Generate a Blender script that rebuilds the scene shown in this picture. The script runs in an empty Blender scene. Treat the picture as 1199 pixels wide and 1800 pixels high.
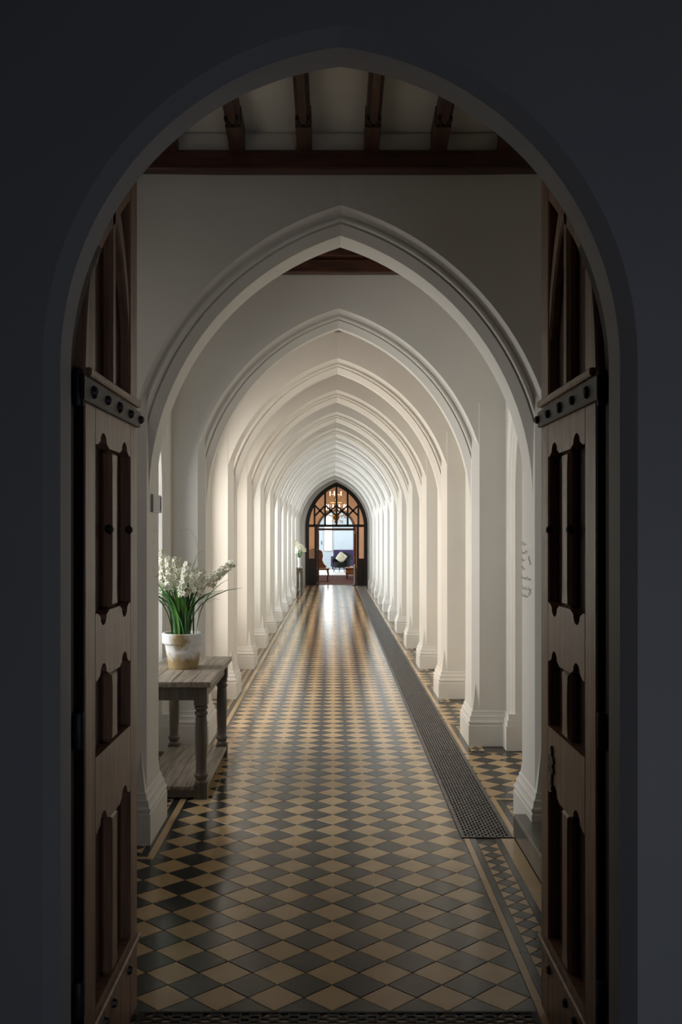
import bpy, bmesh, math, random
from mathutils import Vector, Matrix
random.seed(7)
SC = bpy.context.scene
COL = SC.collection

# ---------------------------------------------------------------- camera (35 mm, upright, lens shift)
F, HZ, VX, H = 1750.0, 938.0, 586.5, 1.70          # focal length in px, horizon row, vanishing column, eye height
cam_d = bpy.data.cameras.new('camera'); cam = bpy.data.objects.new('camera', cam_d); COL.objects.link(cam)
cam.location = (0, 0, H); cam.rotation_euler = (math.pi/2, 0, 0)
cam_d.sensor_fit = 'VERTICAL'; cam_d.sensor_height = 36; cam_d.sensor_width = 24
cam_d.lens = 36*F/1800.0
cam_d.shift_x = (599.5-VX)/1800.0; cam_d.shift_y = (HZ-900)/1800.0
cam_d.clip_start = 0.05; cam_d.clip_end = 200
SC.camera = cam

# ---------------------------------------------------------------- light
world = bpy.data.worlds.new('sky'); SC.world = world; world.use_nodes = True
bg = world.node_tree.nodes['Background']; bg.inputs[0].default_value = (0.62, 0.74, 0.9, 1); bg.inputs[1].default_value = 0.5
SC.view_settings.view_transform = 'Standard'; SC.view_settings.look = 'None'
SC.view_settings.exposure = 0.0; SC.view_settings.gamma = 1.0; SC.view_settings.use_curve_mapping = False
def area(name, loc, direction, sx, sy, power, color, spread=180):
    d = bpy.data.lights.new(name, 'AREA'); d.shape = 'RECTANGLE'; d.size = sx; d.size_y = sy
    d.energy = power; d.color = color; d.spread = math.radians(spread)
    o = bpy.data.objects.new(name, d); COL.objects.link(o); o.location = loc
    o.rotation_euler = Vector(direction).to_track_quat('-Z', 'Y').to_euler()
    return o
LEFT_POWER, RIGHT_POWER = 82.0, 10.0
# front room: unseen cool fill light, added low to lift the front wall
area('front_room_fill', (1.3, -0.6, 0.85), (-0.2, 1, 0.05), 0.9, 0.8, 8.5, (0.74, 0.82, 1.0))
# lobby between the doors and the first arch: weak unseen light added on the left
area('lobby_side_fill', (-1.42, 4.7, 2.4), (1, 0, 0), 0.7, 1.3, 2.2, (1.0, 0.95, 0.86))
# far sitting room, flooded with daylight
area('sitting_room_daylight', (-2.9, 44.5, 1.9), (1, 0, -0.1), 4.5, 2.4, 190, (0.86, 0.93, 1.0))
area('sitting_room_daylight_east', (2.9, 45.0, 1.9), (-1, 0, -0.1), 4.0, 2.4, 110, (0.86, 0.93, 1.0))

# ---------------------------------------------------------------- materials
MATS = {}
def mat(name, col, rough=0.6, col2=None, scale=6.0, detail=4.0, stretch=None, metallic=0.0, bump=0.0, bscale=60.0, spec=0.5,
        ramp=(0.35, 0.65), coat=0.0, coords='pos'):
    m = bpy.data.materials.new(name); m.use_nodes = True; nt = m.node_tree; N = nt.nodes; L = nt.links
    b = N['Principled BSDF']; b.inputs['Roughness'].default_value = rough; b.inputs['Metallic'].default_value = metallic
    b.inputs['Specular IOR Level'].default_value = spec; b.inputs['Coat Weight'].default_value = coat
    b.inputs['Base Color'].default_value = (*col, 1)
    if coords == 'pos':
        g = N.new('ShaderNodeNewGeometry'); src = g.outputs['Position']
    else:
        g = N.new('ShaderNodeTexCoord'); src = g.outputs['Object']
    mp = N.new('ShaderNodeMapping'); L.new(src, mp.inputs[0])
    if stretch: mp.inputs['Scale'].default_value = stretch
    if col2:
        n = N.new('ShaderNodeTexNoise'); n.inputs['Scale'].default_value = scale; n.inputs['Detail'].default_value = detail
        L.new(mp.outputs[0], n.inputs[0])
        r = N.new('ShaderNodeValToRGB'); r.color_ramp.elements[0].position = ramp[0]; r.color_ramp.elements[1].position = ramp[1]
        r.color_ramp.elements[0].color = (*col, 1); r.color_ramp.elements[1].color = (*col2, 1)
        L.new(n.outputs[0], r.inputs[0]); L.new(r.outputs[0], b.inputs['Base Color'])
    if bump:
        n2 = N.new('ShaderNodeTexNoise'); n2.inputs['Scale'].default_value = bscale; n2.inputs['Detail'].default_value = 3
        L.new(mp.outputs[0], n2.inputs[0])
        bp = N.new('ShaderNodeBump'); bp.inputs['Strength'].default_value = bump; bp.inputs['Distance'].default_value = 0.01
        L.new(n2.outputs[0], bp.inputs['Height']); L.new(bp.outputs[0], b.inputs['Normal'])
    MATS[name] = m
    return m
mat('paint', (0.80, 0.77, 0.71), 0.55, (0.76, 0.73, 0.67), 1.6, bump=0.06, bscale=30)
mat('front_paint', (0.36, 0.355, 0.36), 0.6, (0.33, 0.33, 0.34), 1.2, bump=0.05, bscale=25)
mat('ceiling_plaster', (0.74, 0.70, 0.63), 0.7, (0.68, 0.65, 0.58), 2.0)
mat('beam_wood', (0.115, 0.042, 0.026), 0.4, (0.055, 0.022, 0.015), 5, stretch=(0.6, 6, 6), bump=0.1)
mat('joist_wood', (0.11, 0.045, 0.028), 0.45, (0.05, 0.024, 0.016), 5, stretch=(6, 0.6, 6), bump=0.1)
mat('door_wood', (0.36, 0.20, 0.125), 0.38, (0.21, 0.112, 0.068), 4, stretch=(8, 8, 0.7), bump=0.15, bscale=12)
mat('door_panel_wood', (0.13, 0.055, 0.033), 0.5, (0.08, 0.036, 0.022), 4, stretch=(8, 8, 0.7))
mat('dark_frame_wood', (0.03, 0.018, 0.013), 0.45, (0.018, 0.012, 0.01), 4, stretch=(6, 6, 0.6))
mat('shade_black', (0.008, 0.005, 0.004), 0.6, (0.005, 0.004, 0.003), 4, stretch=(6, 6, 0.6), spec=0.2)  # near-black that stands for the shade in the hinge gap
mat('iron', (0.05, 0.05, 0.052), 0.5, (0.03, 0.03, 0.032), 20, metallic=0.6)
mat('tile_buff', (0.68, 0.48, 0.26), 0.16, (0.55, 0.375, 0.185), 2.3, detail=6, bump=0.035, bscale=7, spec=0.36)
mat('tile_dark', (0.022, 0.026, 0.027), 0.16, (0.036, 0.039, 0.039), 2.3, detail=6, bump=0.035, bscale=7, spec=0.36)
mat('tile_red', (0.16, 0.07, 0.06), 0.2, (0.11, 0.055, 0.05), 2.3, detail=6)
mat('grout', (0.10, 0.09, 0.075), 0.5, (0.07, 0.065, 0.055), 30)
mat('grate_iron', (0.17, 0.165, 0.165), 0.42, (0.11, 0.108, 0.108), 14, metallic=0.55)
mat('black_iron', (0.02, 0.02, 0.021), 0.6, (0.012, 0.012, 0.012), 14, metallic=0.3)
mat('trough_shade', (0.006, 0.006, 0.006), 0.9)  # black that stands for the shade below the grates
mat('stone', (0.17, 0.155, 0.125), 0.28, (0.12, 0.112, 0.095), 6, bump=0.05)
mat('table_wood', (0.36, 0.30, 0.235), 0.5, (0.19, 0.152, 0.112), 5, stretch=(7, 0.6, 7), bump=0.25, bscale=14)
mat('table_leg_wood', (0.16, 0.13, 0.10), 0.5, (0.085, 0.07, 0.055), 5, stretch=(7, 7, 0.6), bump=0.2, bscale=14)
mat('leaf_green', (0.075, 0.23, 0.035), 0.38, (0.14, 0.34, 0.06), 18)
mat('leaf_dark', (0.03, 0.11, 0.03), 0.38, (0.05, 0.16, 0.045), 18)
mat('petal', (0.92, 0.91, 0.81), 0.5, (0.86, 0.84, 0.62), 40)
mat('flower_throat', (0.72, 0.62, 0.30), 0.5, (0.60, 0.34, 0.22), 60)
mat('stem_green', (0.16, 0.24, 0.07), 0.5)
mat('soil', (0.06, 0.045, 0.03), 0.9, (0.12, 0.10, 0.07), 60)
mat('ink', (0.10, 0.10, 0.10), 0.8)
mat('faint_ink', (0.50, 0.48, 0.45), 0.8)
mat('plate_grey', (0.32, 0.32, 0.34), 0.35, (0.2, 0.2, 0.22), 40)
mat('plate_frame', (0.5, 0.49, 0.47), 0.4)
mat('white_paint_gloss', (0.78, 0.78, 0.76), 0.35)
mat('hall_wall', (0.62, 0.37, 0.20), 0.7, (0.56, 0.33, 0.18), 2)
mat('hall_floor', (0.06, 0.022, 0.025), 0.75, (0.035, 0.014, 0.02), 5, stretch=(6, 1, 1), spec=0.2)
mat('sitting_wall', (0.72, 0.80, 0.85), 0.7, (0.68, 0.77, 0.82), 2)
mat('sitting_floor', (0.82, 0.82, 0.80), 0.5, (0.72, 0.72, 0.7), 5)
mat('velvet_purple', (0.045, 0.02, 0.085), 0.8, (0.03, 0.014, 0.06), 12)
mat('chair_dark', (0.004, 0.007, 0.007), 0.8, (0.006, 0.010, 0.009), 12, spec=0.2)
mat('cushion_fabric', (0.78, 0.80, 0.68), 0.8, (0.35, 0.37, 0.3), 22)
mat('chestnut', (0.30, 0.13, 0.05), 0.4, (0.19, 0.08, 0.035), 6, stretch=(1, 6, 6))
mat('wicker', (0.42, 0.26, 0.13), 0.6, (0.3, 0.18, 0.09), 50)
mat('rosewood', (0.13, 0.045, 0.03), 0.35, (0.07, 0.028, 0.02), 10)
mat('gilt', (0.45, 0.28, 0.10), 0.35, (0.25, 0.15, 0.06), 20, metallic=0.8)
mat('sensor_white', (0.35, 0.36, 0.38), 0.5)
mat('vase_glass', (0.75, 0.78, 0.78), 0.2)
def emit_mat(name, col, strength):
    m = bpy.data.materials.new(name); m.use_nodes = True; N = m.node_tree.nodes
    b = N['Principled BSDF']; b.inputs['Base Color'].default_value = (*col, 1)
    b.inputs['Emission Color'].default_value = (*col, 1); b.inputs['Emission Strength'].default_value = strength
    MATS[name] = m
emit_mat('lit_window', (0.92, 0.97, 1.0), 3.5)
emit_mat('bulb', (1.0, 0.82, 0.6), 7.0)
def glass_mat(name, tint, gloss=0.08):
    m = bpy.data.materials.new(name); m.use_nodes = True; nt = m.node_tree; N = nt.nodes; L = nt.links
    N.remove(N['Principled BSDF']); out = N['Material Output']
    t = N.new('ShaderNodeBsdfTransparent'); t.inputs[0].default_value = (*tint, 1)
    g = N.new('ShaderNodeBsdfGlossy'); g.inputs['Roughness'].default_value = 0.05
    mx = N.new('ShaderNodeMixShader'); mx.inputs[0].default_value = gloss
    L.new(t.outputs[0], mx.inputs[1]); L.new(g.outputs[0], mx.inputs[2]); L.new(mx.outputs[0], out.inputs[0])
    MATS[name] = m
glass_mat('pane_glass', (0.97, 0.98, 0.98), 0.06)
glass_mat('crystal', (0.95, 0.9, 0.85), 0.35)
# weathered plant pot: white wash over yellow-brown terracotta, bare at the foot and in a patch on the rim
def pot_material():
    m = bpy.data.materials.new('pot'); m.use_nodes = True; nt = m.node_tree; N = nt.nodes; L = nt.links
    b = N['Principled BSDF']; b.inputs['Roughness'].default_value = 0.75
    tc = N.new('ShaderNodeTexCoord'); sp = N.new('ShaderNodeSeparateXYZ'); L.new(tc.outputs['Object'], sp.inputs[0])
    n = N.new('ShaderNodeTexNoise'); n.inputs['Scale'].default_value = 22; n.inputs['Detail'].default_value = 5; L.new(tc.outputs['Object'], n.inputs[0])
    def math_(op, a, bb):
        q = N.new('ShaderNodeMath'); q.operation = op
        for i, v in enumerate((a, bb)):
            if isinstance(v, (int, float)): q.inputs[i].default_value = v
            else: L.new(v, q.inputs[i])
        return q.outputs[0]
    wob = math_('MULTIPLY', math_('SUBTRACT', n.outputs[0], 0.5), 0.10)
    def soft(v, edge, wd):
        q = N.new('ShaderNodeMapRange'); q.inputs[1].default_value = edge-wd; q.inputs[2].default_value = edge+wd; q.inputs[3].default_value = 1; q.inputs[4].default_value = 0
        L.new(v, q.inputs[0]); return q.outputs[0]
    foot = soft(math_('ADD', sp.outputs[2], wob), 0.095, 0.03)
    dx = math_('MULTIPLY', math_('ADD', sp.outputs[0], 0.005), 1.25); dz = math_('SUBTRACT', sp.outputs[2], 0.205)
    rr = math_('SQRT', math_('ADD', math_('MULTIPLY', dx, dx), math_('MULTIPLY', dz, dz)), 0)
    front = math_('LESS_THAN', sp.outputs[1], 0.0)
    patch = math_('MULTIPLY', soft(math_('ADD', rr, wob), 0.066, 0.025), front)
    f = math_('MAXIMUM', foot, patch)
    r = N.new('ShaderNodeValToRGB'); r.color_ramp.elements[0].color = (0.27, 0.18, 0.07, 1); r.color_ramp.elements[1].color = (0.48, 0.36, 0.18, 1); L.new(n.outputs[0], r.inputs[0])
    mx = N.new('ShaderNodeMix'); mx.data_type = 'RGBA'; mx.inputs[6].default_value = (0.80, 0.80, 0.78, 1)
    L.new(f, mx.inputs[0]); L.new(r.outputs[0], mx.inputs[7]); L.new(mx.outputs[2], b.inputs['Base Color'])
    MATS['pot'] = m
pot_material()

# ---------------------------------------------------------------- mesh helpers
class MB:
    def __init__(s): s.v = []; s.f = []; s.m = []
    def add(s, vs, fs, mi=0):
        o = len(s.v); s.v += [tuple(p) for p in vs]; s.f += [tuple(i+o for i in q) for q in fs]; s.m += [mi]*len(fs)
    def box(s, x0, x1, y0, y1, z0, z1, mi=0):
        s.add([(x0,y0,z0),(x1,y0,z0),(x1,y1,z0),(x0,y1,z0),(x0,y0,z1),(x1,y0,z1),(x1,y1,z1),(x0,y1,z1)],
              [(0,3,2,1),(4,5,6,7),(0,1,5,4),(1,2,6,5),(2,3,7,6),(3,0,4,7)], mi)
    def prism(s, poly, fn, d0, d1, mi=0):
        """polygon in 2D extruded from d0 to d1; fn(a, b, d) -> point"""
        n = len(poly)
        vs = [fn(a, b, d0) for a, b in poly] + [fn(a, b, d1) for a, b in poly]
        fs = [tuple(range(n)), tuple(range(2*n-1, n-1, -1))] + [(i, i+n, (i+1) % n + n, (i+1) % n) for i in range(n)]
        s.add(vs, fs, mi)
    def lathe(s, prof, seg=24, c=(0,0,0), mi=0, cap=True):
        vs = []
        for r, z in prof:
            for k in range(seg):
                a = 2*math.pi*k/seg; vs.append((c[0]+r*math.cos(a), c[1]+r*math.sin(a), c[2]+z))
        fs = []
        for i in range(len(prof)-1):
            for k in range(seg):
                k2 = (k+1) % seg; fs.append((i*seg+k, i*seg+k2, (i+1)*seg+k2, (i+1)*seg+k))
        if cap:
            fs.append(tuple(range(seg-1, -1, -1))); fs.append(tuple((len(prof)-1)*seg+k for k in range(seg)))
        s.add(vs, fs, mi)
    def tube(s, pts, rad, seg=6, mi=0):
        pts = [Vector(p) for p in pts]; rads = rad if isinstance(rad, (list, tuple)) else [rad]*len(pts)
        vs = []; up = Vector((0.13, 0.31, 0.94))
        for i, p in enumerate(pts):
            t = (pts[min(i+1, len(pts)-1)]-pts[max(i-1, 0)]).normalized()
            a = t.cross(up)
            if a.length < 1e-4: a = t.cross(Vector((1, 0, 0)))
            a.normalize(); b = t.cross(a)
            for k in range(seg):
                q = 2*math.pi*k/seg; vs.append(p+(a*math.cos(q)+b*math.sin(q))*rads[i])
        fs = []
        for i in range(len(pts)-1):
            for k in range(seg):
                k2 = (k+1) % seg; fs.append((i*seg+k, i*seg+k2, (i+1)*seg+k2, (i+1)*seg+k))
        fs.append(tuple(range(seg-1, -1, -1))); fs.append(tuple((len(pts)-1)*seg+k for k in range(seg)))
        s.add(vs, fs, mi)
    def mesh(s, name, mats, smooth=None, bevel=0.0, bseg=1):
        me = bpy.data.meshes.new(name); me.from_pydata(s.v, [], s.f); me.update()
        bm = bmesh.new(); bm.from_mesh(me)
        for i, f in enumerate(bm.faces): f.material_index = s.m[i]
        bmesh.ops.recalc_face_normals(bm, faces=bm.faces)
        if bevel:
            ed = [e for e in bm.edges if len(e.link_faces) == 2 and e.calc_face_angle(0) > 0.5]
            bmesh.ops.bevel(bm, geom=ed, offset=bevel, segments=bseg, affect='EDGES', profile=0.5, clamp_overlap=True)
        if smooth is not None:
            for f in bm.faces: f.smooth = True
            for e in bm.edges:
                if len(e.link_faces) == 2 and e.calc_face_angle(0) > smooth: e.smooth = False
        bm.to_mesh(me); bm.free()
        for k in (mats if isinstance(mats, (list, tuple)) else [mats]): me.materials.append(MATS[k])
        return me
def put(name, me, parent=None, loc=(0,0,0), rotz=0.0, scale=None):
    o = bpy.data.objects.new(name, me); COL.objects.link(o); o.location = loc; o.rotation_euler = (0, 0, rotz)
    if scale: o.scale = scale
    if parent: o.parent = parent
    return o
def tag(o, label, cat, group=None, kind=None):
    if label: o['label'] = label
    if cat: o['category'] = cat
    if group: o['group'] = group
    if kind: o['kind'] = kind
    return o
def empty(name, loc=(0,0,0), rotz=0.0):
    o = bpy.data.objects.new(name, None); COL.objects.link(o); o.location = loc; o.rotation_euler = (0, 0, rotz); o.empty_display_size = 0.1
    return o
def px(x, y, Z): return ((x-VX)*Z/F, H+(HZ-y)*Z/F)

def arch_shell(w, e, s, prof, xl, xr, top, legs=False, v=0.0, n=26, vlim=1.0):
    """wall pierced by a pointed arch; front at y=0, profile = [(radial offset, depth)...] from soffit back to front face"""
    R = w+e; mb = MB(); D = prof[0][1]
    for sg, xb in ((1, xr), (-1, -xl)):
        rows = []
        fr = ([-1.0] if legs else []) + [i/n for i in range(n+1)]
        for f in fr:
            row = []
            for (t, d) in prof:
                if f < 0: x, h = w+t, 0.0
                else:
                    th = f*math.acos(min(1, e/(R+t))); x, h = -e+(R+t)*math.cos(th), s+(R+t)*math.sin(th)
                row.append((x, d, h))
            if f < 0: b = (xb, 0.0)
            elif f <= 0.5: b = (xb, s+(top-s)*f/0.5)
            else: b = (xb*(1-(f-0.5)/0.5), top)
            row.append((b[0], prof[-1][1], b[1]))
            row.insert(0, (b[0], D, b[1]))
            rows.append(row)
        m = len(rows[0]); vs = []
        for r in rows:
            for (x, d, h) in r: vs.append((sg*x, d+v*max(0.0, 1-abs(x)/vlim), h))
        fs = [(i*m+j, i*m+j+1, (i+1)*m+j+1, (i+1)*m+j) for i in range(len(rows)-1) for j in range(m-1)]
        # close the outer side and top so that the wall has thickness
        fs += [(i*m+m-1, i*m, (i+1)*m, (i+1)*m+m-1) for i in range(len(rows)-1)]
        mb.add(vs, fs)
    return mb

# ---------------------------------------------------------------- layout numbers
CX = 0.04                       # corridor centre line
W, E_, SPR = 1.075, 0.488, 1.897
A = [5.46] + [7.985+2.27*i for i in range(11)]     # front faces of the twelve arches
DOOR_Z = 32.9
SIDE = 1.34                     # bay side walls, from centre line
TILE = 0.2066

# ================================================================ FLOOR
def slab(name, x0, x1, y0, y1, z0, z1, material):
    mb = MB(); mb.box(x0, x1, y0, y1, z0, z1); return put(name, mb.mesh(name, material))
floor = slab('floor', -2.6, 2.6, 2.5, DOOR_Z, -0.12, -0.004, 'grout')
tag(floor, 'checkered floor of buff and slate diamond tiles down the long corridor', 'floor', kind='structure')
def diamond_mesh(name, d, material, gap=0.0022):
    r = d/2-gap; b = 0.0012
    mb = MB()
    lo = [(r,0,-0.006),(0,r,-0.006),(-r,0,-0.006),(0,-r,-0.006)]
    mid = [(r,0,-b),(0,r,-b),(-r,0,-b),(0,-r,-b)]
    q = r-b*1.6; hi = [(q,0,0),(0,q,0),(-q,0,0),(0,-q,0)]
    mb.add(lo+mid+hi, [(0,1,5,4),(1,2,6,5),(2,3,7,6),(3,0,4,7),(4,5,9,8),(5,6,10,9),(6,7,11,10),(7,4,8,11),(8,9,10,11)])
    return mb.mesh(name, material)
ME_T = [diamond_mesh('buff_tile', TILE, 'tile_buff'), diamond_mesh('dark_tile', TILE, 'tile_dark')]
ME_B = [diamond_mesh('small_buff_tile', TILE/2, 'tile_buff', 0.0015), diamond_mesh('small_dark_tile', TILE/2, 'tile_dark', 0.0015)]
X0, Y0 = -0.005, 3.8546
# tile fields: (x0, x1, y0, y1)
GRATE_Z = 5.56
Y_END = DOOR_Z-0.02
fields = [(-1.46, 0.724, 3.2, 5.2), (-0.94, 0.724, 5.2, GRATE_Z), (-0.94, 0.712, GRATE_Z, Y_END)]
for i in range(len(A)):
    z1 = (A[i+1] if i+1 < len(A) else DOOR_Z)
    fields.append((1.003, 1.75, A[i]+0.93, z1-0.26))       # right bays
    fields.append((-1.72, -1.165, A[i]+0.5, z1-0.06))      # left bays
def clip_poly(poly, x0, x1, y0, y1):
    def cut(ps, ax, val, keep_greater):
        out = []
        for i in range(len(ps)):
            a, b = ps[i], ps[(i+1) % len(ps)]
            ina = (a[ax] >= val) if keep_greater else (a[ax] <= val); inb = (b[ax] >= val) if keep_greater else (b[ax] <= val)
            if ina: out.append(a)
            if ina != inb:
                t = (val-a[ax])/(b[ax]-a[ax]); out.append((a[0]+t*(b[0]-a[0]), a[1]+t*(b[1]-a[1])))
        return out
    for ax, val, kg in ((0, x0, True), (0, x1, False), (1, y0, True), (1, y1, False)):
        poly = cut(poly, ax, val, kg)
        if len(poly) < 3: return []
    return poly
stuff = [MB(), MB()]; singles = []
for (x0, x1, y0, y1) in fields:
    for c in (0, 1):
        off = 0.5*TILE*c
        i0, i1 = int((x0-X0-off)/TILE)-1, int((x1-X0-off)/TILE)+2
        j0, j1 = int((y0-Y0-off)/TILE)-1, int((y1-Y0-off)/TILE)+2
        for i in range(i0, i1):
            for j in range(j0, j1):
                cx, cy = X0+off+i*TILE, Y0+off+j*TILE; r = TILE/2-0.0022
                p = clip_poly([(cx+r,cy),(cx,cy+r),(cx-r,cy),(cx,cy-r)], x0+0.001, x1-0.001, y0+0.001, y1-0.001)
                if len(p) < 3: continue
                whole = len(p) == 4 and abs(cx-r-x0-0.001) < 9 and cx-r > x0 and cx+r < x1 and cy-r > y0 and cy+r < y1
                if whole and abs(cx) < 0.95*cy*0.22+0.02 + (0 if cy > 5.2 else 0.0): singles.append((cy, c, cx))
                else: stuff[c].prism(p, lambda a, b, d: (a, b, d), -0.006, 0.0)
singles.sort()
for k, (cy, c, cx) in enumerate(singles):
    if k < 300:
        put('floor_tile', ME_T[c], floor, (cx, cy, random.uniform(-0.0006, 0.0004)))
    else:
        r = TILE/2-0.0022
        stuff[c].prism([(cx+r,cy),(cx,cy+r),(cx-r,cy),(cx,cy-r)], lambda a, b, d: (a, b, d), -0.006, 0.0)
for c, nm in ((0, 'buff_tiles'), (1, 'dark_tiles')):
    o = put(nm, stuff[c].mesh(nm, ['tile_buff', 'tile_dark'][c]), floor); o['kind'] = 'stuff'
# border strips
def strip(nm, x0, x1, y0, y1, material):
    mb = MB(); mb.box(x0, x1, y0, y1, -0.006, 0.0003); put(nm, mb.mesh(nm, material), floor)
def strips_along(x0, x1, y0, y1, material, step=0.42):
    y = y0
    k = 0
    while y < y1-0.01:
        ye = min(y+step*(1 if y < 12 else 4), y1); strip('border_strip', x0, x1, y+0.001, ye-0.001, material); y = ye
strips_along(-0.980, -0.942, 5.2, Y_END, 'tile_buff'); strips_along(-1.020, -0.982, 5.24, Y_END, 'tile_dark')
strip('border_strip', -1.46, -0.982, 5.2, 5.238, 'tile_buff')
strips_along(-1.162, -1.128, 5.24, Y_END, 'tile_red', 1.2)
small = MB(); small_d = MB()
def small_band(xc, y0, y1, near=False):
    d = TILE/2; n = int((y1-y0)/d)
    for j in range(n):
        cy = y0+d/2+j*d
        if near and j < 24:
            put('border_tile', ME_B[1], floor, (xc, cy, 0))
        else:
            r = d/2-0.0015; small_d.prism([(xc+r,cy),(xc,cy+r),(xc-r,cy),(xc,cy-r)], lambda a, b, z: (a, b, z), -0.006, 0.0)
        for sx in (-1, 1):                       # buff half diamonds between
            y2 = cy+d/2
            if j < n-1: small.prism([(xc+sx*(d/2-0.001), y2-d/2+0.004), (xc+sx*(d/2-0.001), y2+d/2-0.004), (xc+sx*0.003, y2)], lambda a, b, z: (a, b, z), -0.006, 0.0)
strips_along(0.726, 0.756, 3.2, GRATE_Z-0.01, 'tile_buff'); strips_along(0.758, 0.791, 3.2, GRATE_Z-0.01, 'tile_dark')
small_band(0.844, 3.35, GRATE_Z-0.01, near=True)
strips_along(0.897, 0.930, 3.2, GRATE_Z-0.01, 'tile_dark'); strips_along(0.932, 1.006, 3.2, GRATE_Z-0.01, 'tile_buff', 0.5)
small_band(-1.074, 5.24, Y_END)
for z in A:                                      # patches beside every right-hand pier
    y0, y1 = (z-0.26 if z > 6 else GRATE_Z+0.01), z+0.93
    strips_along(1.004, 1.038, y0, y1, 'tile_buff'); strips_along(1.040, 1.074, y0, y1-0.03, 'tile_dark')
    strip('border_strip', 1.04, 1.5, y1-0.028, y1, 'tile_buff')
    small_band(1.13, y0, y1-0.03)
for mb_, nm, mt in ((small, 'small_buff_tiles', 'tile_buff'), (small_d, 'small_dark_tiles', 'tile_dark')):
    o = put(nm, mb_.mesh(nm, mt), floor); o['kind'] = 'stuff'

# iron floor grates
def grate_mesh(name, wid, ln, nc, nr, bar=0.0075, material='grate_iron'):
    mb = MB(); px_, py_ = (wid-bar)/nc, ln/nr
    for i in range(nc+1): mb.box(i*px_, i*px_+bar, 0, ln, -0.003, 0.004)
    for i in range(nc):
        for j in range(nr):
            y = (j+(0.5 if i % 2 else 0.0))*py_
            mb.box(i*px_+bar, (i+1)*px_, y, y+0.017, -0.003, 0.0035)
    return mb.mesh(name, material)
def grate(label, x0, x1, y0, y1, npan, nc, nr, material='grate_iron'):
    g = empty('floor_grate', (x0, y0, 0)); tag(g, label, 'floor grate')
    mb = MB(); mb.box(0, x1-x0, 0, y1-y0, -0.0045, -0.0033); put('trough_shade', mb.mesh('trough_shade', 'trough_shade'), g)  # flat black sheet painted as the shaded channel under the bars
    mb = MB(); t = 0.016
    for bx in ((0, t, 0, y1-y0), (x1-x0-t, x1-x0, 0, y1-y0)): mb.box(bx[0], bx[1], bx[2], bx[3], -0.004, 0.0045)
    mb.box(t, x1-x0-t, 0, 0.012, -0.004, 0.0045); mb.box(t, x1-x0-t, y1-y0-0.012, y1-y0, -0.004, 0.0045)
    put('frame', mb.mesh('grate_frame', material), g)
    ln = (y1-y0-0.024)/npan; me = grate_mesh('grate_panel', x1-x0-2*t, ln-0.004, nc, nr, material=material)
    for k in range(npan): put('grate_panel', me, g, (t, 0.012+k*ln, 0))
grate('long iron heating grate set in the tiled floor beside the white piers', 0.714, 1.002, GRATE_Z, DOOR_Z-0.3, 40, 13, 13)
grate('dark iron threshold grate between the two open door leaves', -0.69, 0.72, 3.16, 3.535, 1, 40, 9, 'black_iron')

# ================================================================ ARCHES AND PIERS
def mould(k=1.0, c0=0.11):
    pts = [(0.0, c0), (0.052, 0.072), (0.056, 0.082), (0.064, 0.082)]
    for i in range(7):                                   # roll
        a = math.pi*(0.95-0.9*i/6); pts.append((0.078+0.014*math.cos(a), 0.066-0.016*math.sin(a)))
    pts += [(0.096, 0.062)]
    for i in range(1, 5):                                # hollow
        a = i/5; pts.append((0.096+0.026*a, 0.062-0.05*a*a))
    pts += [(0.124, 0.010), (0.130, 0.0)]
    return [(t*k, d*k) for t, d in pts]
TOP = 4.35
def arch_head_mesh(name, D):
    return arch_shell(W, E_, SPR, [(0.0, D)]+mould(), -SIDE-0.16, SIDE+0.16, TOP, v=0.05, vlim=1.2).mesh(name, 'paint', smooth=0.35)
ME_HEAD = [arch_head_mesh('arch_head_thick', 0.34), arch_head_mesh('arch_head', 0.20)]
PD = 0.48
def pier_mesh(sg):
    c = 0.055; x1 = SIDE+0.16; hs, hp, ht = 0.28, 0.50, 2.75; y0 = -0.0008
    P = lambda x, y, z: (sg*x, y, z)
    mb = MB()
    vs = [P(W+c, y0, hs), P(W, y0, hs), P(W, c, hs), P(W+c/2, c/2, hp), P(W+c, y0, ht), P(W, c, ht),      # 0..5
          P(x1, y0, hs), P(x1, y0, ht), P(W, PD-c, hs), P(W, PD-c, ht), P(x1, PD, hs), P(x1, PD, ht),          # 6..11
          P(W+c, PD, ht), P(W, PD, hs), P(W+c, PD, hs), P(W+c/2, PD-c/2, hp),                                 # 12..15
          P(W, y0, 0), P(x1, y0, 0), P(W, PD, 0), P(x1, PD, 0)]
    fs = [(0, 1, 3), (1, 2, 3), (0, 3, 2, 5, 4), (0, 4, 7, 6), (2, 8, 9, 5), (8, 13, 15), (13, 14, 15), (8, 15, 14, 12, 9), (14, 10, 11, 12), (4, 5, 9, 12, 11, 7),
          (0, 6, 17, 16, 1), (1, 16, 18, 13, 8, 2), (13, 18, 19, 10, 14)]
    mb.add(vs, fs)
    return mb.mesh('pier', 'paint')
def base_mesh(sg):
    prof = [(0.036, 0.0), (0.036, 0.165), (0.030, 0.170), (0.030, 0.178), (0.036, 0.184), (0.036, 0.196), (0.026, 0.206), (0.022, 0.225), (0.022, 0.236), (0.013, 0.246), (0.008, 0.262), (0.008, 0.272), (0.0, 0.284)]
    mb = MB(); x1 = SIDE+0.0
    rows = []
    for o, z in prof: rows.append([(sg*x1, -o, z), (sg*(W-o), -o, z), (sg*(W-o), PD+o, z), (sg*x1, PD+o, z)])
    vs = [p for r in rows for p in r]; fs = [(i*4+j, i*4+j+1, (i+1)*4+j+1, (i+1)*4+j) for i in range(len(rows)-1) for j in range(3)]
    mb.add(vs, fs); return mb.mesh('pier_base', 'paint')
ME_PIER = {1: pier_mesh(1), -1: pier_mesh(-1)}; ME_BASE = {1: base_mesh(1), -1: base_mesh(-1)}
piers = {}
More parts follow.
